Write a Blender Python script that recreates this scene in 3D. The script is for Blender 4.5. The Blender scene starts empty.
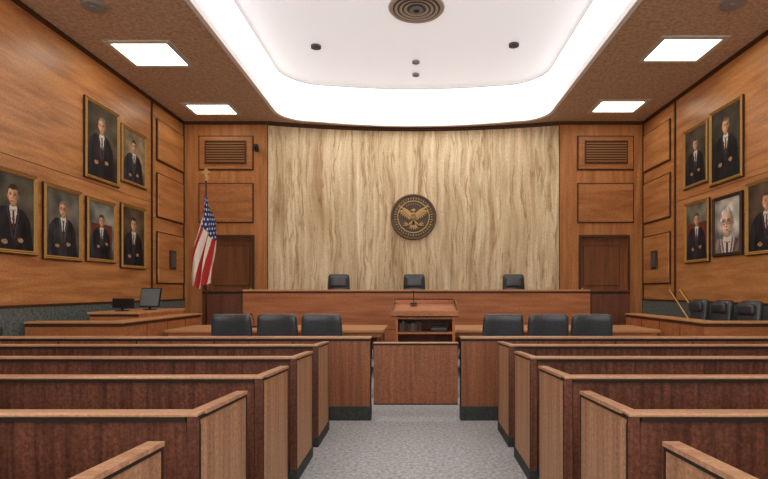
import bpy, bmesh, math, random
from mathutils import Vector, Matrix, noise
from mathutils.geometry import tessellate_polygon
random.seed(7)
sc = bpy.context.scene
try:
    sc.view_settings.view_transform = 'Standard'
    sc.view_settings.look = 'None'
except Exception: pass

EYE=1.48; F=511.0; H=5.76; XW=5.85; YB=13.0; YR=-3.0
HIN=H+0.5

def lin(c):
    return tuple((x/255/12.92 if x/255<=0.04045 else ((x/255+0.055)/1.055)**2.4) for x in c)+(1.0,)

# ---------------------------------------------------------------- materials
def new_mat(name):
    m=bpy.data.materials.new(name); m.use_nodes=True
    nt=m.node_tree; b=nt.nodes['Principled BSDF']
    return m,nt,b

def grain_nodes(nt, col_socket, amt, scale, tc):
    n=nt.nodes.new('ShaderNodeTexNoise'); n.inputs['Scale'].default_value=scale
    n.inputs['Detail'].default_value=3; n.inputs['Roughness'].default_value=0.75
    nt.links.new(tc.outputs['Object'], n.inputs['Vector'])
    r=nt.nodes.new('ShaderNodeMapRange')
    r.inputs['From Min'].default_value=0.33; r.inputs['From Max'].default_value=0.67
    r.inputs['To Min'].default_value=1-amt; r.inputs['To Max'].default_value=1+amt
    nt.links.new(n.outputs['Fac'], r.inputs['Value'])
    vm=nt.nodes.new('ShaderNodeVectorMath'); vm.operation='SCALE'
    nt.links.new(col_socket, vm.inputs[0]); nt.links.new(r.outputs['Result'], vm.inputs['Scale'])
    return vm.outputs[0]

def wood(name, dark, light, grain='Z', rough=0.5, amt=0.22, gs=45, fine=14, spec=0.3):
    m,nt,b=new_mat(name)
    tc=nt.nodes.new('ShaderNodeTexCoord'); mp=nt.nodes.new('ShaderNodeMapping')
    s={'X':(0.8,fine,fine),'Y':(fine,0.8,fine),'Z':(fine,fine,0.8)}[grain]
    mp.inputs['Scale'].default_value=s
    nt.links.new(tc.outputs['Object'],mp.inputs['Vector'])
    n=nt.nodes.new('ShaderNodeTexNoise'); n.inputs['Scale'].default_value=1.0
    n.inputs['Detail'].default_value=6; n.inputs['Roughness'].default_value=0.6; n.inputs['Distortion'].default_value=0.4
    nt.links.new(mp.outputs['Vector'],n.inputs['Vector'])
    cr=nt.nodes.new('ShaderNodeValToRGB')
    cr.color_ramp.elements[0].position=0.33; cr.color_ramp.elements[0].color=lin(dark)
    cr.color_ramp.elements[1].position=0.66; cr.color_ramp.elements[1].color=lin(light)
    nt.links.new(n.outputs['Fac'],cr.inputs['Fac'])
    out=grain_nodes(nt,cr.outputs['Color'],amt,gs,tc)
    nt.links.new(out,b.inputs['Base Color'])
    b.inputs['Roughness'].default_value=rough
    b.inputs['Specular IOR Level'].default_value=spec
    return m

def plain(name,c,rough=0.6,amt=0.12,gs=60,metal=0,spec=0.3,bump=0):
    m,nt,b=new_mat(name)
    tc=nt.nodes.new('ShaderNodeTexCoord')
    rgb=nt.nodes.new('ShaderNodeRGB'); rgb.outputs[0].default_value=lin(c)
    out=grain_nodes(nt,rgb.outputs[0],amt,gs,tc)
    nt.links.new(out,b.inputs['Base Color'])
    b.inputs['Roughness'].default_value=rough; b.inputs['Metallic'].default_value=metal
    b.inputs['Specular IOR Level'].default_value=spec
    return m

def emit(name,c,s,base=None):
    m,nt,b=new_mat(name)
    b.inputs['Base Color'].default_value=lin(base or c)
    b.inputs['Emission Color'].default_value=lin(c)
    b.inputs['Emission Strength'].default_value=s
    return m

def vcol(name,rough=0.6,amt=0.12,gs=90):
    m,nt,b=new_mat(name)
    tc=nt.nodes.new('ShaderNodeTexCoord')
    a=nt.nodes.new('ShaderNodeAttribute'); a.attribute_name='Col'
    out=grain_nodes(nt,a.outputs['Color'],amt,gs,tc)
    nt.links.new(out,b.inputs['Base Color']); b.inputs['Roughness'].default_value=rough
    b.inputs['Specular IOR Level'].default_value=0.15
    return m

def marble_wall():
    m,nt,b=new_mat('travertine_marble')
    N=nt.nodes.new; L=nt.links.new
    tc=N('ShaderNodeTexCoord')
    sx=N('ShaderNodeSeparateXYZ'); L(tc.outputs['Object'],sx.inputs[0])
    def M(op,a,bv=None):
        k=N('ShaderNodeMath'); k.operation=op
        L(a,k.inputs[0])
        if bv is not None:
            if isinstance(bv,(int,float)): k.inputs[1].default_value=bv
            else: L(bv,k.inputs[1])
        return k.outputs[0]
    def warpn(scale,mapping,amp):
        mw=N('ShaderNodeMapping'); mw.inputs['Scale'].default_value=mapping; L(tc.outputs['Object'],mw.inputs['Vector'])
        wn=N('ShaderNodeTexNoise'); wn.inputs['Scale'].default_value=scale; wn.inputs['Detail'].default_value=3
        L(mw.outputs['Vector'],wn.inputs['Vector'])
        return M('MULTIPLY',M('SUBTRACT',wn.outputs['Fac'],0.5),amp)
    warp=M('ADD',warpn(1.0,(0.8,0.3,0.55),0.34),warpn(5.0,(1.2,0.3,0.7),0.055))
    xx=M('ADD',sx.outputs['X'],warp)
    def band(freq,zf,off,detail,rough):
        cb=N('ShaderNodeCombineXYZ'); L(xx,cb.inputs[0]); L(M('MULTIPLY',sx.outputs['Z'],zf),cb.inputs[2]); cb.inputs[1].default_value=off
        n1=N('ShaderNodeTexNoise'); n1.inputs['Scale'].default_value=freq; n1.inputs['Detail'].default_value=detail; n1.inputs['Roughness'].default_value=rough
        L(cb.outputs[0],n1.inputs['Vector']); return n1.outputs['Fac']
    cr=N('ShaderNodeValToRGB'); e=cr.color_ramp.elements
    e[0].position=0.32; e[0].color=lin((184,158,124))
    e[1].position=0.70; e[1].color=lin((232,216,186))
    for p,c in ((0.42,(212,190,156)),(0.50,(222,204,172)),(0.58,(200,178,144))):
        x=e.new(p); x.color=lin(c)
    L(band(1.9,0.10,0.0,3,0.6),cr.inputs['Fac'])
    # fine bands
    cr1=N('ShaderNodeValToRGB'); e=cr1.color_ramp.elements
    e[0].position=0.34; e[0].color=(0.74,0.68,0.60,1); e[1].position=0.64; e[1].color=(1.1,1.1,1.1,1)
    L(band(7.0,0.035,3.3,6,0.65),cr1.inputs['Fac'])
    # sparse brown veins
    a=M('ABSOLUTE',M('SUBTRACT',band(3.1,0.07,8.1,4,0.6),0.5))
    cr2=N('ShaderNodeValToRGB'); e=cr2.color_ramp.elements
    e[0].position=0.0; e[0].color=(0.66,0.55,0.43,1); e[1].position=0.022; e[1].color=(1,1,1,1)
    L(a,cr2.inputs['Fac'])
    mu=N('ShaderNodeVectorMath'); mu.operation='MULTIPLY'; L(cr.outputs['Color'],mu.inputs[0]); L(cr1.outputs['Color'],mu.inputs[1])
    mu2=N('ShaderNodeVectorMath'); mu2.operation='MULTIPLY'; L(mu.outputs[0],mu2.inputs[0]); L(cr2.outputs['Color'],mu2.inputs[1])
    f=M('FRACT',M('ADD',M('DIVIDE',sx.outputs['X'],0.925),20.0))
    l=M('LESS_THAN',f,0.012)
    k=M('SUBTRACT',M('MULTIPLY',l,-0.18),-1.0)
    vm=N('ShaderNodeVectorMath'); vm.operation='SCALE'
    L(mu2.outputs[0],vm.inputs[0]); L(k,vm.inputs['Scale'])
    out=grain_nodes(nt,vm.outputs[0],0.13,26,tc)
    L(out,b.inputs['Base Color']); b.inputs['Roughness'].default_value=0.55
    b.inputs['Specular IOR Level'].default_value=0.2
    return m

W_SIDE=wood('side_wall_wood',(160,102,56),(202,142,88),'Y',0.38,0.20,34,7,spec=0.4)
W_BACK=wood('back_wall_wood',(156,98,54),(188,128,76),'Z',0.5,0.2,26,8)
W_PANEL=wood('raised_panel_wood',(150,92,50),(182,122,72),'X',0.5,0.2,28,8)
W_TRIM=plain('dark_trim_wood',(74,46,28),0.5,0.2,40)
W_DOOR=wood('door_wood',(110,66,40),(136,86,52),'Z',0.5,0.15,30,8)
W_BENCH=wood('bench_wood',(150,90,54),(182,118,76),'X',0.45,0.2,30,9)
W_BDARK=wood('bench_side_wood',(88,52,38),(114,70,50),'Z',0.5,0.18,30,9)
W_BTOP=wood('bench_top_wood',(174,124,84),(200,150,106),'X',0.4,0.12,30,9)
W_PEW=wood('pew_wood_dark',(74,44,34),(112,70,54),'Z',0.42,0.42,55,30)
W_END=wood('pew_end_wood',(144,106,78),(182,142,110),'Z',0.5,0.30,55,26)
W_EDGE=wood('pew_edge_wood',(100,62,44),(132,86,60),'Z',0.45,0.25,80,26)
W_CAP=wood('pew_cap_wood',(162,120,92),(202,160,128),'X',0.3,0.2,70,24)
W_RAIL=wood('railing_wood',(112,68,46),(146,94,64),'Z',0.45,0.32,50,22)
BLACKBASE=plain('dark_base',(50,54,54),0.6,0.4,40)
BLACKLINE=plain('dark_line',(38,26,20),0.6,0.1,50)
CEIL=plain('acoustic_tan_ceiling',(198,172,148),0.9,0.28,16)
PLASTER=plain('white_plaster',(240,240,242),0.9,0.05,20)
PLASTER_GLOW=emit('luminous_ceiling',(250,250,255),0.46,(236,236,240))  # white plaster centre panel, emission added to brighten it, not a lamp
COVE=emit('cove_luminous',(255,251,244),3.2)
PANEL_L=emit('light_diffuser',(255,246,226),7.0)
LFRAME=plain('light_frame',(205,200,190),0.6,0.05)
CARPET=plain('carpet_grey',(166,168,170),0.95,0.40,30)
MARBLE=marble_wall()
GREEN=plain('green_marble',(96,106,104),0.3,0.55,22,spec=0.4)
LEATHER=plain('black_leather',(54,58,64),0.35,0.3,30,spec=0.6)
LEATHER2=plain('dark_plastic',(34,35,38),0.45,0.15,40)
CHROME=plain('chair_metal',(150,150,155),0.3,0.05,40,metal=0.9)
BRONZE=plain('bronze_dark',(104,84,62),0.5,0.25,40,metal=0.1)
BRONZE2=plain('bronze_field',(84,72,58),0.6,0.3,40)
GOLD=plain('gilt',(190,154,102),0.5,0.2,50,metal=0.1)
FRAMEG=plain('portrait_frame_gilt',(168,126,66),0.45,0.3,60,metal=0.15)
FRAMED=plain('portrait_frame_dark',(58,42,30),0.5,0.2,60)
GRILLE=plain('vent_slat',(150,104,62),0.6,0.1)
DARKHOLE=plain('vent_dark',(52,36,26),0.8,0.1)
GREYM=plain('grey_metal',(150,150,152),0.5,0.1)
DGREY=plain('dark_grey_metal',(86,86,90),0.5,0.1)
PAPER=plain('paper',(225,222,212),0.8,0.05)
YELLOW=plain('yellow_wood',(216,176,110),0.6,0.1)
SCREEN=plain('screen_grey',(110,120,126),0.3,0.15)
PAINT=vcol('oil_paint',0.6,0.2,70)
FLAGM=vcol('flag_cloth',0.8,0.1,60)

# ---------------------------------------------------------------- mesh builder
class MB:
    def __init__(s): s.bm=bmesh.new(); s.mats=[]
    def mi(s,m):
        if m not in s.mats: s.mats.append(m)
        return s.mats.index(m)
    def merge(s,t,m,mx=None,smooth=False):
        i=s.mi(m)
        if mx is not None: t.transform(mx)
        for f in t.faces: f.material_index=i; f.smooth=smooth
        me=bpy.data.meshes.new('t'); t.to_mesh(me); t.free()
        s.bm.from_mesh(me); bpy.data.meshes.remove(me)
    def box(s,x0,x1,y0,y1,z0,z1,m,bev=0,mx=None):
        t=bmesh.new(); bmesh.ops.create_cube(t,size=1)
        for v in t.verts:
            v.co=Vector(((x0+x1)/2+v.co.x*(x1-x0),(y0+y1)/2+v.co.y*(y1-y0),(z0+z1)/2+v.co.z*(z1-z0)))
        if bev: bmesh.ops.bevel(t,geom=t.edges[:],offset=bev,segments=2,affect='EDGES',profile=0.5)
        s.merge(t,m,mx)
    def rbox(s,c,half,r,m,cuts=7,fn=None,mx=None):
        t=bmesh.new(); bmesh.ops.create_cube(t,size=2)
        bmesh.ops.subdivide_edges(t,edges=t.edges[:],cuts=cuts,use_grid_fill=True)
        h=Vector(half); 
        for v in t.verts:
            p=Vector((v.co.x*h.x,v.co.y*h.y,v.co.z*h.z))
            q=Vector([max(-(h[i]-r),min(h[i]-r,p[i])) for i in range(3)])
            d=p-q
            if d.length>1e-9: d=d.normalized()*r
            p=q+d
            if fn: p=fn(p)
            v.co=p+Vector(c)
        s.merge(t,m,mx,True)
    def cyl(s,p0,p1,r0,r1,m,seg=16,smooth=True):
        p0=Vector(p0); p1=Vector(p1); d=p1-p0
        t=bmesh.new()
        bmesh.ops.create_cone(t,cap_ends=True,segments=seg,radius1=r0,radius2=r1,depth=d.length)
        q=Vector((0,0,1)).rotation_difference(d.normalized()).to_matrix().to_4x4()
        s.merge(t,m,Matrix.Translation((p0+p1)/2)@q,smooth)
    def sph(s,c,r,m,sc3=(1,1,1)):
        t=bmesh.new(); bmesh.ops.create_uvsphere(t,u_segments=16,v_segments=10,radius=r)
        s.merge(t,m,Matrix.Translation(c)@Matrix.Diagonal((*sc3,1)),True)
    def prism(s,pts,a,b,m,axis='Y'):
        t=bmesh.new()
        def P(p,k):
            return {'Y':(p[0],k,p[1]),'Z':(p[0],p[1],k),'X':(k,p[0],p[1])}[axis]
        A=[t.verts.new(P(p,a)) for p in pts]; B=[t.verts.new(P(p,b)) for p in pts]
        n=len(pts)
        t.faces.new(A); t.faces.new(B)
        for i in range(n): t.faces.new((A[i],A[(i+1)%n],B[(i+1)%n],B[i]))
        bmesh.ops.recalc_face_normals(t,faces=t.faces[:])
        s.merge(t,m)
    def torus(s,c,R,r,m,seg=48,sub=8):
        t=bmesh.new(); vs=[]
        for i in range(seg):
            a=2*math.pi*i/seg; row=[]
            for j in range(sub):
                b=2*math.pi*j/sub; rr=R+r*math.cos(b)
                row.append(t.verts.new((c[0]+rr*math.cos(a),c[1]+r*math.sin(b),c[2]+rr*math.sin(a))))
            vs.append(row)
        for i in range(seg):
            for j in range(sub):
                t.faces.new((vs[i][j],vs[(i+1)%seg][j],vs[(i+1)%seg][(j+1)%sub],vs[i][(j+1)%sub]))
        bmesh.ops.recalc_face_normals(t,faces=t.faces[:])
        s.merge(t,m,None,True)
    def obj(s,name,loc=(0,0,0),rot=(0,0,0)):
        me=bpy.data.meshes.new(name); s.bm.to_mesh(me); s.bm.free()
        for m in s.mats: me.materials.append(m)
        o=bpy.data.objects.new(name,me); sc.collection.objects.link(o)
        o.location=loc; o.rotation_euler=rot
        return o
def inst(o,loc,rot=(0,0,0)):
    n=bpy.data.objects.new(o.name.split('.')[0],o.data); sc.collection.objects.link(n)
    n.location=loc; n.rotation_euler=rot
    return n
TR=[0]
def panelname():
    TR[0]+=1; return 'trim_%d'%TR[0]  # object names for the raised wood wall panels

# ---------------------------------------------------------------- shell
ARC_R=13.94; ARC_C=13.5-ARC_R
def arcy(x): return ARC_C+math.sqrt(ARC_R**2-x*x)

b=MB(); b.box(-6.05,6.05,YR-0.2,14.0,-0.12,0,CARPET); b.obj('floor')

def outline(xh,yn,yc,r,sag):
    p=[(-xh,yn)]
    for k in range(8): p.append((-xh,yn+(yc-r-yn)*(k+1)/8))
    for k in range(1,9):
        a=math.pi-math.pi/2*k/8
        p.append((-xh+r+r*math.cos(a),yc-r+r*math.sin(a)))
    n=20
    for k in range(1,n+1):
        x=-(xh-r)+2*(xh-r)*k/n
        p.append((x,yc+sag*(1-(x/(xh-r))**2)))
    for k in range(1,9):
        a=math.pi/2-math.pi/2*k/8
        p.append((xh-r+r*math.cos(a),yc-r+r*math.sin(a)))
    for k in range(8): p.append((xh,yc-r+(yn-yc+r)*(k+1)/8))
    return p
O=outline(3.36,-1.6,12.95,0.75,0.38)
I=outline(2.95,-1.1,11.9,1.0,0.2)
outer=[(-6.05,YR-0.2),(-6.05,14.0),(6.05,14.0),(6.05,YR-0.2)]
t=bmesh.new()
allp=[Vector((x,y,H)) for x,y in outer]+[Vector((x,y,H)) for x,y in O]
tris=tessellate_polygon([[Vector((x,y,0)) for x,y in outer],[Vector((x,y,0)) for x,y in O]])
vs=[t.verts.new(p) for p in allp]
for a in tris:
    try: t.faces.new([vs[i] for i in a])
    except ValueError: pass
for f in t.faces:
    f.normal_update()
    if f.normal.z>0: f.normal_flip()
b=MB(); b.merge(t,CEIL)
b.obj('ceiling')
def loft(A,za,B,zb,mat,mb):
    t=bmesh.new(); n=len(A)
    va=[t.verts.new((x,y,za)) for x,y in A]; vb=[t.verts.new((x,y,zb)) for x,y in B]
    for i in range(n): t.faces.new((va[i],va[(i+1)%n],vb[(i+1)%n],vb[i]))
    mb.merge(t,mat)
def cap(A,z,mat,mb):
    t=bmesh.new(); v=[t.verts.new((x,y,z)) for x,y in A]
    for a in tessellate_polygon([[Vector((x,y,0)) for x,y in A]]): t.faces.new([v[i] for i in a])
    for f in t.faces:
        f.normal_update()
        if f.normal.z>0: f.normal_flip()
    mb.merge(t,mat)
b=MB()
O2=outline(3.28,-1.5,12.87,0.75,0.38)
loft(O,H-0.03,O,H+0.10,PLASTER,b)
loft(O,H-0.03,O2,H-0.03,PLASTER,b)
loft(O2,H-0.03,O2,H+0.10,PLASTER,b)
loft(O2,H+0.10,I,HIN-0.04,COVE,b)
loft(I,HIN-0.04,I,HIN,PLASTER,b)
cap(I,HIN,PLASTER_GLOW,b)
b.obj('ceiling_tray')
b=MB()
cap([(-6.05,YR-0.2),(-6.05,14),(6.05,14),(6.05,YR-0.2)],HIN+0.1,PLASTER,b)
b.obj('roof_slab')

def sidewall(sgn,name):
    b=MB()
    x0,x1=sorted((sgn*XW,sgn*(XW+0.2)))
    b.box(x0,x1,YR,YB+0.9,0,H+0.02,W_SIDE)
    b.obj(name)
    b=MB()
    def bx(w,y0,y1,z0,z1,m,bev=0):
        a,c=sorted((sgn*XW,sgn*(XW-w))); b.box(a,c,y0,y1,z0,z1,m,bev)
    bx(0.035,YR,YB,H-0.07,H-0.001,W_TRIM)
    bx(0.03,11.38,11.42,1.27,H-0.07,W_TRIM)
    bx(0.004,YR,11.38,3.43,3.438,W_TRIM)
    b.obj('trim_left' if sgn<0 else 'trim_right')
    b=MB()
    bx(0.03,YR,YB,0.0,1.22,GREEN)
    bx(0.045,YR,YB,1.22,1.26,W_TRIM,0.004)
    b.obj('trim_wainscot_left' if sgn<0 else 'trim_wainscot_right')
    for z0,z1 in ((4.43,5.38),(3.13,4.16),(1.62,2.82)):
        b=MB()
        a,c=sorted((sgn*XW,sgn*(XW-0.03))); b.box(a,c,11.6,12.92,z0,z1,W_TRIM)
        a,c=sorted((sgn*XW,sgn*(XW-0.055))); b.box(a,c,11.63,12.89,z0+0.03,z1-0.03,W_SIDE,0.012)
        b.obj(panelname())
    b=MB()
    a,c=sorted((sgn*(XW-0.056),sgn*(XW-0.09))); b.box(a,c,12.12,12.42,1.98,2.42,W_TRIM,0.008)
    a,c=sorted((sgn*(XW-0.09),sgn*(XW-0.1))); b.box(a,c,12.17,12.37,2.03,2.37,DGREY)
    b.obj('thermostat_plate')
sidewall(-1,'wall_left'); sidewall(1,'wall_right')

t=bmesh.new(); n=48; rows=[]
for z in (0,H+0.02):
    rows.append([t.verts.new((-3.7+7.4*i/n,arcy(-3.7+7.4*i/n),z)) for i in range(n+1)])
for i in range(n): 
    f=t.faces.new((rows[0][i],rows[0][i+1],rows[1][i+1],rows[1][i]))
b=MB(); b.merge(t,MARBLE,None,True)
t=bmesh.new(); rows=[]
for z in (0,H+0.02):
    rows.append([t.verts.new((-3.7+7.4*i/n,arcy(-3.7+7.4*i/n)+0.15,z)) for i in range(n+1)])
for i in range(n): t.faces.new((rows[0][i+1],rows[0][i],rows[1][i],rows[1][i+1]))
b.merge(t,MARBLE)
b.obj('wall_back_marble')
t=bmesh.new(); R=[]
prof=[(0.0,H-0.001),(-0.05,H-0.001),(-0.05,H-0.06),(0.0,H-0.09)]
for i in range(n+1):
    x=-3.7+7.4*i/n; R.append([t.verts.new((x,arcy(x)-0.001+dy,z)) for dy,z in prof])
for i in range(n):
    for j in range(4): t.faces.new((R[i][j],R[i+1][j],R[i+1][(j+1)%4],R[i][(j+1)%4]))
t.faces.new(R[0]); t.faces.new(R[-1])
bmesh.ops.recalc_face_normals(t,faces=t.faces[:])
b=MB(); b.merge(t,W_TRIM); b.obj('trim_back_cornice')

PLAT=0.45
def backside(sgn,dx0,dx1,name):
    b=MB()
    def bx(a,c,y0,y1,z0,z1,m,bev=0):
        a,c=sorted((sgn*a,sgn*c)); b.box(a,c,y0,y1,z0,z1,m,bev)
    bx(3.7,dx0,YB,YB+0.3,0,2.82,W_BACK); b.obj('wall_back_%s_inner'%name); b=MB()
    bx(dx1,XW,YB,YB+0.3,0,2.82,W_BACK); b.obj('wall_back_%s_outer'%name); b=MB()
    bx(3.7,XW,YB,YB+0.3,2.82,H+0.02,W_BACK); b.obj('wall_back_%s_upper'%name); b=MB()
    bx(dx0,dx1,YB,YB+0.3,0,PLAT,W_BACK); b.obj('wall_back_%s_sill'%name)
    b=MB()
    bx(3.70,3.715,YB-0.02,YB-0.001,PLAT,H-0.07,W_TRIM)
    bx(XW-0.03,XW-0.001,YB-0.03,YB-0.001,PLAT,H-0.07,W_TRIM)
    bx(3.72,XW-0.03,YB-0.04,YB-0.001,H-0.075,H-0.001,W_TRIM)
    b.obj('trim_back_'+name)
    b=MB()
    fr=0.06
    bx(dx0-fr,dx0,YB-0.03,YB-0.001,PLAT,2.82+fr,W_TRIM,0.005)
    bx(dx1,dx1+fr,YB-0.03,YB-0.001,PLAT,2.82+fr,W_TRIM,0.005)
    bx(dx0,dx1,YB-0.03,YB-0.001,2.82,2.82+fr,W_TRIM,0.005)
    b.obj('trim_door_'+name)
    b=MB()
    bx(dx0+0.004,dx1-0.004,YB+0.2,YB+0.25,PLAT+0.002,2.816,W_DOOR)
    w=dx1-dx0
    for (u0,u1,v0,v1) in ((0.1,0.9,0.08,0.40),(0.1,0.9,0.48,0.92)):
        z0=PLAT+(2.82-PLAT)*v0; z1=PLAT+(2.82-PLAT)*v1
        bx(dx0+w*u0,dx0+w*u1,YB+0.188,YB+0.2,z0,z1,W_TRIM)
        bx(dx0+w*u0+0.015,dx0+w*u1-0.015,YB+0.180,YB+0.189,z0+0.015,z1-0.015,W_DOOR,0.004)
    b.sph((sgn*(dx0+0.07),YB+0.14,PLAT+1.05),0.035,GOLD)
    b.cyl((sgn*(dx0+0.07),YB+0.2,PLAT+1.05),(sgn*(dx0+0.07),YB+0.14,PLAT+1.05),0.015,0.015,GOLD)
    b.obj('door_1' if sgn<0 else 'door_2')
    px0,px1=(4.06,5.46) if sgn<0 else (4.16,5.6)
    for k,(z0,z1) in enumerate(((4.52,5.40),(3.18,4.20))):
        b=MB()
        bx(px0,px1,YB-0.025,YB-0.001,z0,z1,W_TRIM)
        bx(px0+0.03,px1-0.03,YB-0.05,YB-0.024,z0+0.03,z1-0.03,W_PANEL,0.01)
        b.obj(panelname())
    b=MB()
    gx0,gx1,gz0,gz1=px0+0.2,px1-0.2,4.70,5.24
    bx(gx0,gx1,YB-0.06,YB-0.051,gz0,gz1,DARKHOLE)
    for a in (gx0-0.02,gx1-0.01): bx(a,a+0.03,YB-0.09,YB-0.051,gz0-0.02,gz1+0.02,W_TRIM)
    for a in (gz0-0.02,gz1-0.01): bx(gx0,gx1,YB-0.09,YB-0.051,a,a+0.03,W_TRIM)
    for k in range(8):
        z=gz0+0.03+k*(gz1-gz0-0.03)/8
        bx(gx0+0.01,gx1-0.01,YB-0.085,YB-0.061,z,z+0.028,GRILLE)
    b.obj('air_vent_grille')
backside(-1,4.10,5.30,'left'); backside(1,4.26,5.44,'right')

pts=[(-XW+0.05,11.8),(XW-0.05,11.8),(XW-0.05,YB-0.05),(3.7,YB-0.05)]
for i in range(1,12):
    x=3.7-7.4*i/12; pts.append((x,arcy(x)-0.05))
pts+=[(-3.7,YB-0.05),(-XW+0.05,YB-0.05)]
b=MB(); b.prism(pts,0,PLAT,CARPET,'Z')
b.obj('judges_platform')

# ---------------------------------------------------------------- ceiling fixtures
def ceil_light(x0,x1,y0,y1):
    b=MB(); cx,cy=(x0+x1)/2,(y0+y1)/2
    w,d=(x1-x0)/2,(y1-y0)/2
    b.box(-w,w,-d,d,-0.012,0,PANEL_L)
    for s in (-1,1):
        b.box(s*w-0.045,s*w+0.045,-d-0.045,d+0.045,-0.035,0,LFRAME,0.006)
        b.box(-w,w,s*d-0.045,s*d+0.045,-0.034,0,LFRAME,0.006)
    b.obj('ceiling_light_panel',(cx,cy,H-0.001))
for s in (-1,1):
    ys=((11.7,12.4),(8.78,9.72),(5.8,6.7),(2.8,3.7),(-0.2,0.7)) if s<0 else ((11.5,12.25),(8.62,9.52),(5.7,6.6),(2.7,3.6),(-0.3,0.6))
    for y0,y1 in ys:
        x0,x1=sorted((s*4.22,s*5.28)); ceil_light(x0,x1,y0,y1)

def diffuser(x,y,z,r,name,rings,m1,m2):
    b=MB(); b.cyl((0,0,-0.02),(0,0,0),r,r,m1,40,False)
    for k in range(rings):
        rr=r*(1-k/(rings+0.2))
        b.cyl((0,0,-0.03-0.012*(k%2==0)-0.008*k),(0,0,-0.02),rr,rr*0.97,m2 if k%2 else m1,40,False)
    b.obj(name,(x,y,z-0.001))
def big_vent(x,y,z):
    b=MB(); b.cyl((0,0,-0.015),(0,0,0),0.46,0.48,LFRAME,48,False)
    b.cyl((0,0,-0.02),(0,0,-0.015),0.40,0.40,DGREY,48,False)
    for rr in (0.45,0.37,0.29,0.21):
        t=bmesh.new(); seg=48
        A=[[t.verts.new((q*math.cos(2*math.pi*i/seg),q*math.sin(2*math.pi*i/seg),zz)) for i in range(seg)] for q,zz in ((rr,-0.030),(rr-0.045,-0.022))]
        for i in range(seg): t.faces.new((A[0][i],A[0][(i+1)%seg],A[1][(i+1)%seg],A[1][i]))
        b.merge(t,LFRAME,None,True)
    b.cyl((0,0,-0.05),(0,0,-0.02),0.12,0.10,GREYM,32,False)
    b.cyl((0,0,-0.055),(0,0,-0.05),0.05,0.05,LEATHER2,24,False)
    b.obj('round_ceiling_vent',(x,y,z-0.001))
big_vent(0.05,8.66,HIN)
for x,y in ((-1.91,10.0),(1.95,9.93)): diffuser(x,y,HIN,0.10,'recessed_downlight',3,DGREY,LFRAME)
for x,y in ((0.05,10.67),(0.05,11.3)): diffuser(x,y,HIN,0.08,'ceiling_sprinkler',3,GREYM,DGREY)
for x,y in ((-4.8,7.67),(4.75,7.6)): diffuser(x,y,H,0.17,'ceiling_speaker',3,GREYM,DGREY)

# ---------------------------------------------------------------- seal
b=MB()
b.cyl((0,0,0),(0,-0.05,0),0.60,0.60,BRONZE,64,False)
b.cyl((0,-0.05,0),(0,-0.065,0),0.55,0.54,BRONZE2,64,False)
b.torus((0,-0.055,0),0.575,0.03,BRONZE,64)
b.torus((0,-0.065,0),0.415,0.014,GOLD,56)
for k in range(44):
    a=2*math.pi*k/44
    c=(0.483*math.cos(a),-0.068,0.483*math.sin(a))
    if k%2==0: b.sph(c,0.016,GOLD)
    else:
        mx=Matrix.Translation(c)@Matrix.Rotation(-a,4,'Y')
        b.box(-0.03,0.03,-0.006,0.006,-0.008,0.008,GOLD,mx=mx)
def feather(p,ang,l,w,m=GOLD,y0=-0.066,y1=-0.085):
    ca,sa=math.cos(ang),math.sin(ang)
    pts=[]
    for u,v in ((0,-0.5),(0.6,-0.55),(0.92,-0.3),(1,0),(0.92,0.3),(0.6,0.55),(0,0.5)):
        x=u*l; z=v*w; pts.append((p[0]+x*ca-z*sa,p[1]+x*sa+z*ca))
    b.prism(pts,y0,y1,m)
for s in (-1,1):
    for k in range(8):
        f=k/7
        root=(s*(0.07+0.20*f),0.06+0.16*f)
        ang=math.radians(-78+62*f**1.3) if k<7 else math.radians(30)
        l=0.17+0.03*f
        feather(root,ang if s>0 else math.pi-ang,l*(0.7 if k==7 else 0.9),0.034,GOLD,-0.066,-0.08-0.004*(k%2))
    feather((s*0.03,0.03),math.radians(40) if s>0 else math.radians(140),0.32,0.075,GOLD,-0.07,-0.095)
    feather((s*0.03,-0.1),math.radians(-50) if s>0 else math.radians(230),0.17,0.035)
    for k in range(3):
        feather((s*0.12,-0.22),math.radians(0+20*k) if s>0 else math.radians(180-20*k),0.16,0.02)
for k in range(5):
    feather((0,-0.12),math.radians(-90+(k-2)*15),0.22,0.036)
b.sph((0,-0.08,0.0),0.07,GOLD,(1,0.35,1.8))
b.prism([(-0.055,0.06),(0.055,0.06),(0.057,-0.03),(0.035,-0.085),(0,-0.105),(-0.035,-0.085),(-0.057,-0.03)],-0.1,-0.115,BRONZE)
for k in range(4): b.box(-0.045+k*0.026,-0.033+k*0.026,-0.119,-0.114,-0.07+0.02*(k in(0,3)),0.03,GOLD)
b.sph((0.005,-0.09,0.165),0.045,GOLD,(1,0.5,1))
b.prism([(-0.03,0.185),(-0.09,0.165),(-0.03,0.15)],-0.08,-0.1,GOLD)
for k in range(7):
    a=math.pi*(0.3+0.4*k/6)
    b.sph((0.3*math.cos(a),-0.07,0.08+0.26*math.sin(a)),0.014,GOLD)
b.obj('bronze_eagle_seal',(0.0,arcy(0.6)-0.002,3.40))

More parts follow.
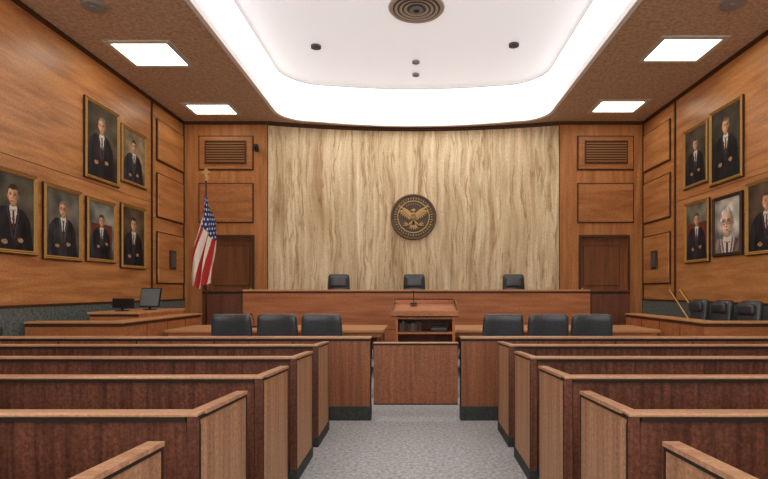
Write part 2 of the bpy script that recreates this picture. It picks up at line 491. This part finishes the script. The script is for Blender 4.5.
# ---------------------------------------------------------------- portraits
def sm(e0,e1,x):
    t=max(0,min(1,(x-e0)/(e1-e0))); return t*t*(3-2*t)
def mixc(a,b_,t): return tuple(a[i]*(1-t)+b_[i]*t for i in range(3))
def portrait(p):
    asp=p['w']/p['h']; nx=84; ny=int(nx/asp)
    bg=p.get('bg',(70,62,50)); suit=p.get('suit',(38,36,40)); skin=p.get('skin',(206,158,124)); hair=p.get('hair',(110,100,92))
    S=p.get('s',1.0)*1.25; cx=p.get('cx',0.0); hy=p.get('hy',0.74)-0.02; sd=p.get('seed',0)
    tn=p.get('turn',0.012)
    def col(u,v):
        u+=0.010*noise.noise(Vector((u*26,v*26,sd+9))); v+=0.010*noise.noise(Vector((u*26,v*26,sd+19)))
        n=noise.noise(Vector((u*5+sd*7,v*5,sd)))
        g=0.95-0.9*((u-0.12)**2+(v-0.7)**2)
        c=tuple(x*(g+0.35*n) for x in bg)
        x=(u-cx)/S; y=(v-hy)/S
        if p.get('chair') and abs(x)<0.31 and y<-0.05 and v>0.1:
            c=(104,54,40)
        sy=-0.125
        if y<sy:
            dd=sy-y
            xs=x+0.02
            hw=min(0.09+0.46*math.sqrt(dd),0.235+dd*0.16)
            if abs(xs)<hw:
                sh=0.95+0.6*noise.noise(Vector((u*9,v*4,sd+3)))-0.25*sm(0,0.25,xs)
                c=tuple(k*sh for k in suit)
                if abs(abs(xs)-(0.17+dd*0.05))<0.007 and dd>0.12: c=tuple(k*0.45 for k in suit)
                if dd<0.33 and abs(abs(x)-max(0,0.075*(1-dd/0.33))-0.012)<0.009: c=tuple(min(255,k*1.5+10) for k in suit)
                if dd<0.26 and abs(x)<0.056*(1-dd/0.26)+0.003:
                    c=(214,210,200)
                    if abs(x)<0.013+0.02*dd: c=p.get('tie',(92,44,42))
            for hx,hyy in p.get('hands',((0.10,-0.47),(-0.12,-0.50))):
                if ((x-hx)/0.04)**2+((y-hyy)/0.026)**2<1: c=tuple(k*(0.85+0.3*noise.noise(Vector((x*60,y*60,0)))) for k in skin)
        if abs(x)<0.038 and -0.16<y<-0.06: c=tuple(k*0.72 for k in skin)
        if abs(x)<0.048 and -0.150<y<-0.120+0.3*abs(x): c=(214,210,200)
        for s in (-1,1):
            if ((x-s*0.074)/0.011)**2+((y+0.005)/0.024)**2<1: c=tuple(k*0.8 for k in skin)
        wj=0.074-0.010*sm(0.0,-0.09,y)
        e=(x/wj)**2+(y/0.106)**2
        eh=(x/0.084)**2+((y-0.014)/0.108)**2
        if eh<1 and (y>0.03 or (abs(x)>0.072 and y>0.01)): c=tuple(k*(0.9+0.5*noise.noise(Vector((x*50,y*20,sd)))) for k in hair)
        if e<1:
            lit=1.08-0.42*sm(-0.03,0.075,x)-0.10*sm(0.75,1,e)
            lit+=0.10*noise.noise(Vector((x*30,y*30,sd)))
            f=tuple(min(255,k*lit) for k in skin)
            xf=x+tn
            hl=0.064+2.0*x*x+p.get('bald',0)*0.016
            if y>hl: f=tuple(k*(0.9+0.5*noise.noise(Vector((x*50,y*20,sd)))) for k in hair)
            for s in (-1,1):
                dxe=(xf-s*0.029); q=(dxe/0.020)**2+((y-0.010)/0.015)**2
                if q<1: f=mixc(f,(92,62,48),0.45*(1-q)+0.15)
                if (dxe/0.009)**2+((y-0.005)/0.005)**2<1: f=(50,38,32)
                if abs(dxe)<0.017 and abs(y-0.024)<0.004: f=mixc(f,(60,46,38),0.6)
                if p.get('glasses') and abs(math.hypot(dxe,(y-0.004))-0.022)<0.003: f=(60,52,46)
            if 0.0<xf<0.012 and -0.038<y<0.005: f=mixc(f,(120,76,54),0.4)
            if abs(xf)<0.014 and abs(y+0.036)<0.004: f=mixc(f,(110,66,48),0.55)
            if abs(xf)<0.023 and abs(y+0.060)<0.004: f=mixc(f,(120,56,48),0.8)
            if y<-0.07: f=mixc(f,(110,76,58),0.25)
            c=f
        return c
    b=MB(); W,Hh=p['w'],p['h']
    t=bmesh.new(); fw=0.06; a0=-W/2+fw; c0=-Hh/2+fw; iw=W-2*fw; ih=Hh-2*fw
    lay=t.loops.layers.float_color.new('Col')
    gv=[[t.verts.new((a0+iw*i/nx,-0.022,c0+ih*j/ny)) for i in range(nx+1)] for j in range(ny+1)]
    cols=[[lin([max(0,min(255,k)) for k in col((i/nx-0.5)*iw/ih,j/ny)]) for i in range(nx+1)] for j in range(ny+1)]
    for j in range(ny):
        for i in range(nx):
            f=t.faces.new((gv[j][i],gv[j][i+1],gv[j+1][i+1],gv[j+1][i]))
            cc=(cols[j][i],cols[j][i+1],cols[j+1][i+1],cols[j+1][i])
            for l,k in zip(f.loops,cc): l[lay]=k
    b.merge(t,PAINT)
    b.box(-W/2+0.02,W/2-0.02,-0.02,0,-Hh/2+0.02,Hh/2-0.02,FRAMED)
    prof=[(0,0),(0,-0.035),(0.012,-0.055),(0.028,-0.04),(0.040,-0.048),(0.06,-0.026),(0.06,0)]
    t=bmesh.new(); corners=[(-1,-1),(1,-1),(1,1),(-1,1)]
    R=[[t.verts.new((sx*(W/2-d),y,sz*(Hh/2-d))) for d,y in prof] for sx,sz in corners]
    for i in range(4):
        for j in range(len(prof)-1):
            t.faces.new((R[i][j],R[(i+1)%4][j],R[(i+1)%4][j+1],R[i][j+1]))
    bmesh.ops.recalc_face_normals(t,faces=t.faces[:])
    b.merge(t,p.get('fm',FRAMEG))
    for s in (-1,1):
        b.box(s*W/2-0.010,s*W/2+0.010,-0.03,0,-Hh/2-0.010,Hh/2+0.010,FRAMED)
        b.box(-W/2,W/2,-0.03,0,s*Hh/2-0.010,s*Hh/2+0.010,FRAMED)
    sg=p['side']
    b.obj('framed_portrait',(sg*(XW-0.008),p['y'],p['z']),(0,0,-sg*math.pi/2))
def PP(side,d0,d1,z0,z1,**k):
    k.update(side=side,y=(d0+d1)/2,z=(z0+z1)/2,w=d1-d0,h=z1-z0); portrait(k)
PP(-1,7.02,7.89,2.01,3.22,hair=(60,48,40),seed=1,bg=(92,86,74),s=1.0,hy=0.74,cx=-0.02)
PP(-1,8.04,8.95,1.98,3.18,hair=(130,124,116),seed=2,bg=(112,108,96),suit=(50,50,54),tie=(60,50,60),glasses=1,s=0.9)
PP(-1,9.1,9.98,2.0,3.15,hair=(84,66,48),seed=3,bg=(140,142,134),suit=(42,42,48),s=0.8,hy=0.70,hands=((0.15,-0.4),(-0.1,-0.46)),chair=1)
PP(-1,10.17,11.1,1.93,3.22,hair=(60,50,44),seed=4,bg=(98,82,62),s=0.9,hy=0.74)
PP(-1,9.05,10.1,3.5,4.93,hair=(140,130,120),seed=5,bg=(92,82,68),suit=(42,38,42),s=0.85,hy=0.76,cx=-0.02)
PP(-1,10.17,11.12,3.66,4.8,hair=(70,56,46),seed=6,bg=(164,146,112),suit=(46,44,52),s=0.95)
PP(1,10.1,11.0,3.63,4.86,hair=(90,80,70),seed=7,bg=(84,74,60),s=0.85,turn=-0.012)
PP(1,9.03,10.03,3.5,4.93,hair=(110,96,84),seed=8,bg=(70,60,50),suit=(30,29,32),s=0.85,hy=0.77,turn=-0.012)
PP(1,10.06,10.95,2.05,3.3,hair=(100,90,80),seed=9,bg=(132,128,110),suit=(46,44,48),s=0.85,chair=1)
PP(1,9.05,9.92,2.12,3.24,hair=(222,218,212),seed=10,bg=(204,198,188),skin=(224,190,166),suit=(122,108,106),s=1.9,hy=0.58,glasses=1,hands=(),fm=FRAMED,bald=1)
PP(1,7.9,8.94,2.08,3.32,hair=(104,80,60),seed=11,bg=(108,88,70),s=1.0,hy=0.74,turn=-0.012)

# ---------------------------------------------------------------- pews
def pew(sgn):
    L=4.35; b=MB()
    def bx(x0,x1,y0,y1,z0,z1,m,bev=0):
        a,c=sorted((sgn*x0,sgn*x1)); b.box(a,c,y0,y1,z0,z1,m,bev)
    b.prism([(0.03,0.12),(0.07,0.12),(0.05,0.935),(0.01,0.935)],sgn*0.06,sgn*(L-0.06),W_PEW,'X')
    bx(0.06,L-0.06,0.0,0.05,0.05,0.13,BLACKBASE)
    bx(0.0,L,-0.018,0.062,0.948,0.965,W_CAP,0.006)
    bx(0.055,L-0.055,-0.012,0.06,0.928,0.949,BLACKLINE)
    b.prism([(0.07,0.40),(0.52,0.43),(0.55,0.44),(0.55,0.48),(0.50,0.48),(0.07,0.445)],sgn*0.05,sgn*(L-0.05),W_EDGE,'X')
    for x in (L*0.33,L*0.66): b.prism([(0.08,0.0),(0.42,0.0),(0.48,0.42),(0.07,0.40)],sgn*(x-0.02),sgn*(x+0.02),W_PEW,'X')
    for xx in (0.0,L-0.05):
        A,B=xx,xx+0.05
        b.prism([(0.0,0.09),(0.6,0.09),(0.6,0.915),(0.0,0.945)],sgn*A,sgn*B,W_END,'X')
        b.prism([(-0.012,0.0),(0.612,0.0),(0.612,0.09),(-0.012,0.09)],sgn*(A-0.006),sgn*(B+0.006),BLACKBASE,'X')
        b.prism([(0.06,0.946),(0.608,0.920),(0.608,0.936),(0.06,0.964)],sgn*(A-0.005),sgn*(B+0.005),W_CAP,'X')
        b.prism([(-0.006,0.09),(0.0,0.09),(0.0,0.945),(-0.006,0.945)],sgn*(A+0.0),sgn*B,W_PEW,'X')
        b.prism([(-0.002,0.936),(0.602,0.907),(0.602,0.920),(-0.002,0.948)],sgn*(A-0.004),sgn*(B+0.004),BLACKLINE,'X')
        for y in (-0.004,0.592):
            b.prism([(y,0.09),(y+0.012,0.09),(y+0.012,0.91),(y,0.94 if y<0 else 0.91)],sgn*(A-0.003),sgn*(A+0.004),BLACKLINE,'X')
    return b
FR=[5.42,4.54,3.66,2.75,1.83,0.9]
for s in (-1,1):
    o=None
    for k,f in enumerate(FR):
        loc=(s*0.90,f-0.6,0)
        if o is None: o=pew(s).obj('courtroom_pew',loc)
        else: inst(o,loc)

# ---------------------------------------------------------------- bar railing + gate
def bar(x0,x1):
    b=MB(); y=5.80; b.box(x0,x1,y,y+0.10,0.16,0.905,W_RAIL)
    b.box(x0-0.004,x1+0.004,y-0.012,y+0.112,0.0,0.16,BLACKBASE,0.004)
    b.box(x0-0.004,x1+0.004,y-0.02,y+0.12,0.926,0.948,W_CAP,0.006)
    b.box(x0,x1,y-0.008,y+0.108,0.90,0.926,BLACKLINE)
    n=max(1,round((x1-x0)/0.9))
    for k in range(n+1):
        x=x0+(x1-x0)*k/n
        b.box(max(x0,x-0.006),min(x1,x+0.006),y-0.004,y+0.104,0.16,0.895,BLACKLINE)
    b.obj('courtroom_bar_railing')
bar(-5.80,-0.485); bar(0.535,5.80)
b=MB()
b.box(-0.455,0.505,5.825,5.865,0.175,0.865,W_RAIL)
b.box(-0.462,0.512,5.815,5.875,0.870,0.885,W_CAP,0.004)
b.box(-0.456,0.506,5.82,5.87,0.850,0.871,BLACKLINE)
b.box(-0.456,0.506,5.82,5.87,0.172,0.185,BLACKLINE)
for x in (-0.468,0.518):
    b.cyl((x,5.845,0.25),(x,5.845,0.35),0.007,0.007,GREYM); b.cyl((x,5.845,0.7),(x,5.845,0.8),0.007,0.007,GREYM)
b.obj('swing_gate')

# ---------------------------------------------------------------- chairs
def chair(top=1.12,seat=0.47,w=0.29,arms=True):
    b=MB(); hb=(top-seat-0.04)/2
    def bend(p):
        z=(p.z+hb)/(2*hb)
        y=p.y-0.07*z+0.05*math.cos(p.x/w*1.4)-0.05
        x=p.x*(1.0-0.08*z**2)
        return Vector((x,y,p.z))
    b.rbox((0,-0.24,seat+0.04+hb),(w,0.06,hb),0.055,LEATHER,9,bend)
    b.rbox((0,-0.20,seat+0.02+hb*1.6),(w*0.8,0.06,hb*0.33),0.05,LEATHER,6,lambda p:Vector((p.x,p.y-0.05,p.z)))
    b.rbox((0,-0.345,seat+0.04+hb*1.1),(w*0.78,0.018,hb*0.72),0.016,LEATHER,6,lambda p:Vector((p.x,p.y+0.05*math.cos(p.x/w*1.4)-0.01-0.07*(p.z)/(2*hb),p.z)))
    b.rbox((0,0.03,seat-0.03),(w*0.95,0.27,0.06),0.05,LEATHER,7)
    b.box(-0.12,0.12,-0.12,0.14,seat-0.12,seat-0.085,LEATHER2,0.01)
    b.cyl((0,0,0.12),(0,0,seat-0.10),0.03,0.025,CHROME)
    b.cyl((0,0,0.08),(0,0,0.15),0.05,0.035,LEATHER2)
    for k in range(5):
        a=2*math.pi*k/5+0.3; e=(0.28*math.cos(a),0.28*math.sin(a),0.075)
        b.cyl((0,0,0.12),e,0.028,0.018,LEATHER2,8)
        b.cyl((e[0]-0.02*math.sin(a),e[1]+0.02*math.cos(a),0.03),(e[0]+0.02*math.sin(a),e[1]-0.02*math.cos(a),0.03),0.03,0.03,LEATHER2,12)
        b.cyl((e[0],e[1],0.03),(e[0],e[1],0.08),0.01,0.01,LEATHER2,8)
    if arms:
        for s in (-1,1):
            b.rbox((s*(w+0.02),-0.0,seat+0.22),(0.035,0.17,0.025),0.022,LEATHER,5)
            b.cyl((s*(w+0.02),0.1,seat+0.2),(s*(w-0.02),0.06,seat-0.05),0.016,0.016,LEATHER2,8)
            b.cyl((s*(w+0.02),-0.12,seat+0.2),(s*(w-0.02),-0.08,seat-0.05),0.016,0.016,LEATHER2,8)
    return b
att=None
for x in (-2.65,-1.98,-1.34,1.31,1.97,2.62):
    loc=(x,7.80+0.02*random.random(),0); rot=(0,0,random.uniform(-0.05,0.05))
    if att is None: att=chair(1.13,0.47,0.31).obj('leather_swivel_chair',loc,rot)
    else: inst(att,loc,rot)
jc=None
for x in (-1.84,0.02,2.46):
    loc=(x,12.25,PLAT)
    if jc is None: jc=chair(1.42,0.52,0.28).obj('judge_high_back_chair',loc,(0,0,math.pi))
    else: inst(jc,loc,(0,0,math.pi))

# ---------------------------------------------------------------- tables
def table(x0,x1,name='attorney_table'):
    b=MB(); y0,y1=8.7,9.95
    b.box(x0,x1,y0,y1,0.75,0.80,W_BTOP,0.01)
    b.box(x0+0.05,x1-0.05,y0+0.05,y1-0.05,0.67,0.75,W_BENCH)
    b.box(x0+0.08,x1-0.08,y1-0.14,y1-0.1,0.15,0.67,W_BENCH)
    for x in (x0+0.06,x1-0.13):
        b.box(x,x+0.07,y0+0.06,y0+0.13,0,0.67,W_BDARK,0.005)
        b.box(x,x+0.07,y1-0.13,y1-0.06,0,0.67,W_BDARK,0.005)
        b.box(x+0.02,x+0.05,y0+0.13,y1-0.13,0.1,0.67,W_BENCH)
    b.obj(name)
table(-4.25,-0.50); table(0.60,4.22)

def mic(loc,rot=0,h=0.32,name='gooseneck_microphone'):
    b=MB(); b.cyl((0,0,0),(0,0,0.03),0.06,0.05,LEATHER2)
    pr=Vector((0,0,0.03))
    for k in range(1,9):
        t_=k/8; q=Vector((0,-0.12*t_*t_,0.03+h*t_)); b.cyl(pr,q,0.006,0.006,LEATHER2,8); pr=q
    b.cyl(pr,pr+Vector((0,-0.05,0.02)),0.012,0.016,LEATHER2,10)
    b.obj(name,loc,(0,0,rot))
mic((-2.9,9.3,0.80),0,0.2); mic((2.3,9.3,0.80),0,0.2)
for x in (-3.4,3.3):
    b=MB()
    for k in range(4): b.box(-0.11+0.004*k,0.11,-0.15,0.15-0.005*k,k*0.006,k*0.006+0.005,PAPER)
    b.obj('paper_stack',(x,9.35,0.80),(0,0,random.uniform(-0.3,0.3)))

# ---------------------------------------------------------------- lectern
b=MB(); w=0.46
b.box(-w,-w+0.04,-0.28,0.28,0.0,1.10,W_BENCH)
b.box(w-0.04,w,-0.28,0.28,0.0,1.10,W_BENCH)
b.box(-w+0.04,w-0.04,0.24,0.28,0.0,1.16,W_BDARK)
for z in (0.06,0.45,0.80,1.03): b.box(-w+0.04,w-0.04,-0.27,0.24,z,z+0.03,W_BENCH)
b.prism([(-0.34,1.10),(0.32,1.22),(0.32,1.26),(-0.34,1.14)],-w-0.05,w+0.05,W_BENCH,'X')
b.box(-w-0.05,w+0.05,-0.36,-0.33,1.08,1.16,W_BENCH,0.005)
for s in (-1,1):
    b.prism([(-0.32,1.14),(0.32,1.26),(0.32,1.33),(-0.05,1.27)],s*(w+0.03),s*(w+0.05),W_BDARK,'X')
b.box(-w-0.02,w+0.02,0.30,0.34,1.24,1.335,W_BENCH,0.005)
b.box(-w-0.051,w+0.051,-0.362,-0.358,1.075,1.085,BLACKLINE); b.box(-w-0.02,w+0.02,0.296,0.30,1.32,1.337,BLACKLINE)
b.obj('lectern',(0.18,8.15,0))
b=MB()
x=-0.40
for k in range(8):
    ww=random.uniform(0.03,0.05); hh=random.uniform(0.12,0.17)
    b.box(x,x+ww,-0.1,0.1,0,hh,(DGREY,W_BDARK,LEATHER2,W_TRIM)[k%4]); x+=ww+0.004
b.obj('row_of_binders',(0.18,8.1,0.832))
b=MB()
for k in range(3): b.box(-0.13+0.02*k,0.14,-0.12,0.12-0.02*k,k*0.03,k*0.03+0.028,(LEATHER2,DGREY,LEATHER2)[k],0.003)
b.obj('stack_of_folders',(0.38,8.05,0.832))
mic((0.0,8.28,1.245),0,0.16)

# ---------------------------------------------------------------- judges' bench
b=MB(); bx0,bx1=-3.67,3.80
b.box(bx0,bx1,11.0,11.06,0.12,1.44,W_BENCH)
b.box(bx0,bx1,11.06,11.78,1.16,1.21,W_BTOP)
b.box(bx0-0.0,bx1+0.0,10.96,11.22,1.45,1.49,W_BTOP,0.01)
b.box(bx0,bx1,10.985,11.0,0.0,0.14,W_BDARK)
b.box(bx0,bx1,10.993,11.0,1.41,1.45,W_TRIM)
b.box(bx0,bx1,10.994,11.0,0.62,0.632,W_TRIM)
for x in (bx0,bx1-0.05,0.0): b.box(x,x+0.05,11.06,11.78,0.0,1.16,W_BDARK)
b.obj('judges_bench')
for xa,xb in ((-4.58,-3.69),(3.82,4.70)):
    b=MB()
    b.box(xa,xb,11.1,11.16,0,1.44,W_BDARK); b.box(xa-0.01,xb,11.07,11.19,1.44,1.49,W_BDARK,0.008)
    b.box(xa+0.06,xb-0.06,11.085,11.1,0.2,1.36,W_BDARK,0.006)
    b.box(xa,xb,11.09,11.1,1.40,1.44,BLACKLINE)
    b.obj('bench_side_screen')

# ---------------------------------------------------------------- flag
b=MB()
b.cyl((0,0,0),(0,0,0.06),0.17,0.15,GOLD,24); b.cyl((0,0,0.06),(0,0,0.12),0.08,0.03,GOLD,20)
b.cyl((0,0,0.1),(0,0,3.75),0.024,0.020,W_TRIM,12)
b.cyl((0,0,3.75),(0,0,3.8),0.03,0.03,GOLD)
b.sph((0,0,3.83),0.045,GOLD)
b.prism([(0,3.84),(0.03,3.90),(0.13,3.93),(0.05,3.96),(0.02,4.0),(0,4.02),(-0.02,4.0),(-0.05,3.96),(-0.13,3.93),(-0.03,3.90)],-0.012,0.012,GOLD)
t=bmesh.new(); lay=t.loops.layers.float_color.new('Col')
NU,NV=96,110; zt,zb=3.46,1.50
def fp(u,v):
    wl=0.03+0.25*sm(0,0.75,v)**1.1; wr=0.06+0.17*sm(0,0.3,v)-0.05*sm(0.5,1,v)
    x=-wl+(wl+wr)*u
    fold=math.sin(u*math.pi*5+v*2.5)*0.045*(0.35+v)
    x+=0.02*math.sin(u*11+v*6)
    z=zt-(zt-zb)*v*(1-0.14*abs(u-0.3)) - 0.10*u*(1-v)
    return Vector((x,-0.06+fold,z))
gv=[[t.verts.new(fp(i/NU,j/NV)) for i in range(NU+1)] for j in range(NV+1)]
for j in range(NV):
    for i in range(NU):
        f=t.faces.new((gv[j][i],gv[j][i+1],gv[j+1][i+1],gv[j+1][i])); f.smooth=True
        u=(i+.5)/NU; v=(j+.5)/NV
        s_=u*5.5+v*3.4
        c=(178,52,52) if int(s_*1.0)%2==0 else (230,222,212)
        if v<0.40+0.25*(u-0.5) and u>0.2-0.1*v:
            c=(54,64,114)
            if ((u*8+ (j//6%2)*0.5)%1-0.5)**2+((j/6.0)%1-0.5)**2<0.07: c=(224,224,228)
        for l in f.loops: l[lay]=lin(c)
b.merge(t,FLAGM,None,True)
b.obj('american_flag_on_pole',(-4.32,10.65,0))

b=MB(); b.box(-0.05,0.05,-0.02,0,-0.06,0.06,LEATHER2,0.005); b.cyl((0,-0.02,0),(0,-0.14,-0.02),0.018,0.018,LEATHER2)
b.box(-0.06,0.06,-0.32,-0.1,-0.06,0.06,LEATHER2,0.012); b.cyl((0,-0.32,0),(0,-0.35,0),0.045,0.05,LEATHER2)
b.obj('security_camera',(-3.98,YB-0.002,5.05),(0,0,0.2))

# ---------------------------------------------------------------- side boxes
def jury(sgn,name,y0):
    b=MB(); X=4.33 
    def bx(x0,x1,ya,yb,z0,z1,m,bev=0):
        a,c=sorted((sgn*x0,sgn*x1)); b.box(a,c,ya,yb,z0,z1,m,bev)
    y1=10.4
    bx(X,X+0.08,y0,y1,0.12,0.97,W_BENCH); bx(X+0.08,5.78,y0,y0+0.08,0.12,0.97,W_BENCH)
    bx(X-0.01,X+0.085,y0-0.01,y1,0,0.12,BLACKBASE); bx(X+0.085,5.78,y0-0.01,y0+0.09,0,0.12,BLACKBASE)
    bx(X-0.03,X+0.28,y0-0.03,y1,0.98,1.01,W_BTOP,0.008); bx(X+0.28,5.78,y0-0.03,y0+0.26,0.98,1.01,W_BTOP,0.008)
    bx(X-0.004,X,y0,y1,0.93,0.98,W_TRIM); bx(X,5.78,y0-0.004,y0,0.93,0.98,W_TRIM)
    for k in range(1,4):
        y=y0+(y1-y0)*k/4; bx(X-0.004,X,y-0.006,y+0.006,0.12,0.93,W_TRIM)
    bx(X+0.09,5.78,y0+0.1,y1,0,0.2,CARPET)
    if sgn<0:
        bx(4.62,5.45,8.6,10.3,0.2,1.07,W_BENCH); bx(4.61,5.48,8.57,10.33,1.07,1.11,W_BTOP,0.008)
        bx(4.62,5.45,8.594,8.6,1.03,1.07,W_TRIM)
    b.obj(name)
jury(-1,'clerk_enclosure',7.6); jury(1,'jury_box',7.6)
def monitor(loc,rz,w=0.5,h=0.3,name='computer_monitor',tilt=0):
    b=MB(); b.cyl((0,0,0),(0,0,0.015),0.12,0.11,LEATHER2,24); b.box(-0.02,0.02,-0.012,0.012,0.015,0.12,LEATHER2)
    mx=Matrix.Translation((0,0,0.05))@Matrix.Rotation(-tilt,4,'X')
    b.box(-w/2,w/2,-0.035,-0.005,0.0,h,LEATHER2,0.008,mx); b.box(-w/2+0.02,w/2-0.02,-0.038,-0.034,0.02,h-0.02,SCREEN,0,mx)
    b.obj(name,loc,(0,0,rz))
monitor((-5.10,8.95,1.112),2.75,0.52,0.17); monitor((-4.90,9.5,1.112),-0.25,0.44,0.36,tilt=0.2)
sc2=None
for x,y,r,z in ((5.25,8.45,math.pi/2,0.2),(5.25,9.2,math.pi/2,0.2),(5.25,9.95,math.pi/2,0.2),(5.15,6.9,0.4,0.0),(-5.3,6.7,-0.3,0.0)):
    if sc2 is None: sc2=chair(1.10,0.46,0.26).obj('juror_chair',(x,y,z),(0,0,r))
    else: inst(sc2,(x,y,z),(0,0,r))
# long pointers leaning on the wall
for dy,dx in ((0.0,0.0),(-0.45,0.0)):
    b=MB(); b.cyl((-0.04,-1.75,0.22),(0,0,1.50),0.020,0.014,YELLOW,10); b.cyl((0,0,1.50),(0.0,0.035,1.526),0.014,0.006,W_TRIM,10)
    b.obj('wooden_pointer',(5.775,11.55+dy,0))

# ---------------------------------------------------------------- world + camera (rear wall omitted so added world light fills from behind the camera)
w=bpy.data.worlds.new('World'); sc.world=w; w.use_nodes=True
w.node_tree.nodes['Background'].inputs[0].default_value=(1.0,0.95,0.88,1); w.node_tree.nodes['Background'].inputs[1].default_value=2.5
cd=bpy.data.cameras.new('Camera'); cam=bpy.data.objects.new('Camera',cd); sc.collection.objects.link(cam)
cam.location=(0,0,EYE); cam.rotation_euler=(math.pi/2,0,0)
cd.sensor_width=36; cd.lens=36*F/768; cd.shift_x=-29.5/768; cd.shift_y=50.5/768
cd.clip_start=0.05
sc.camera=cam
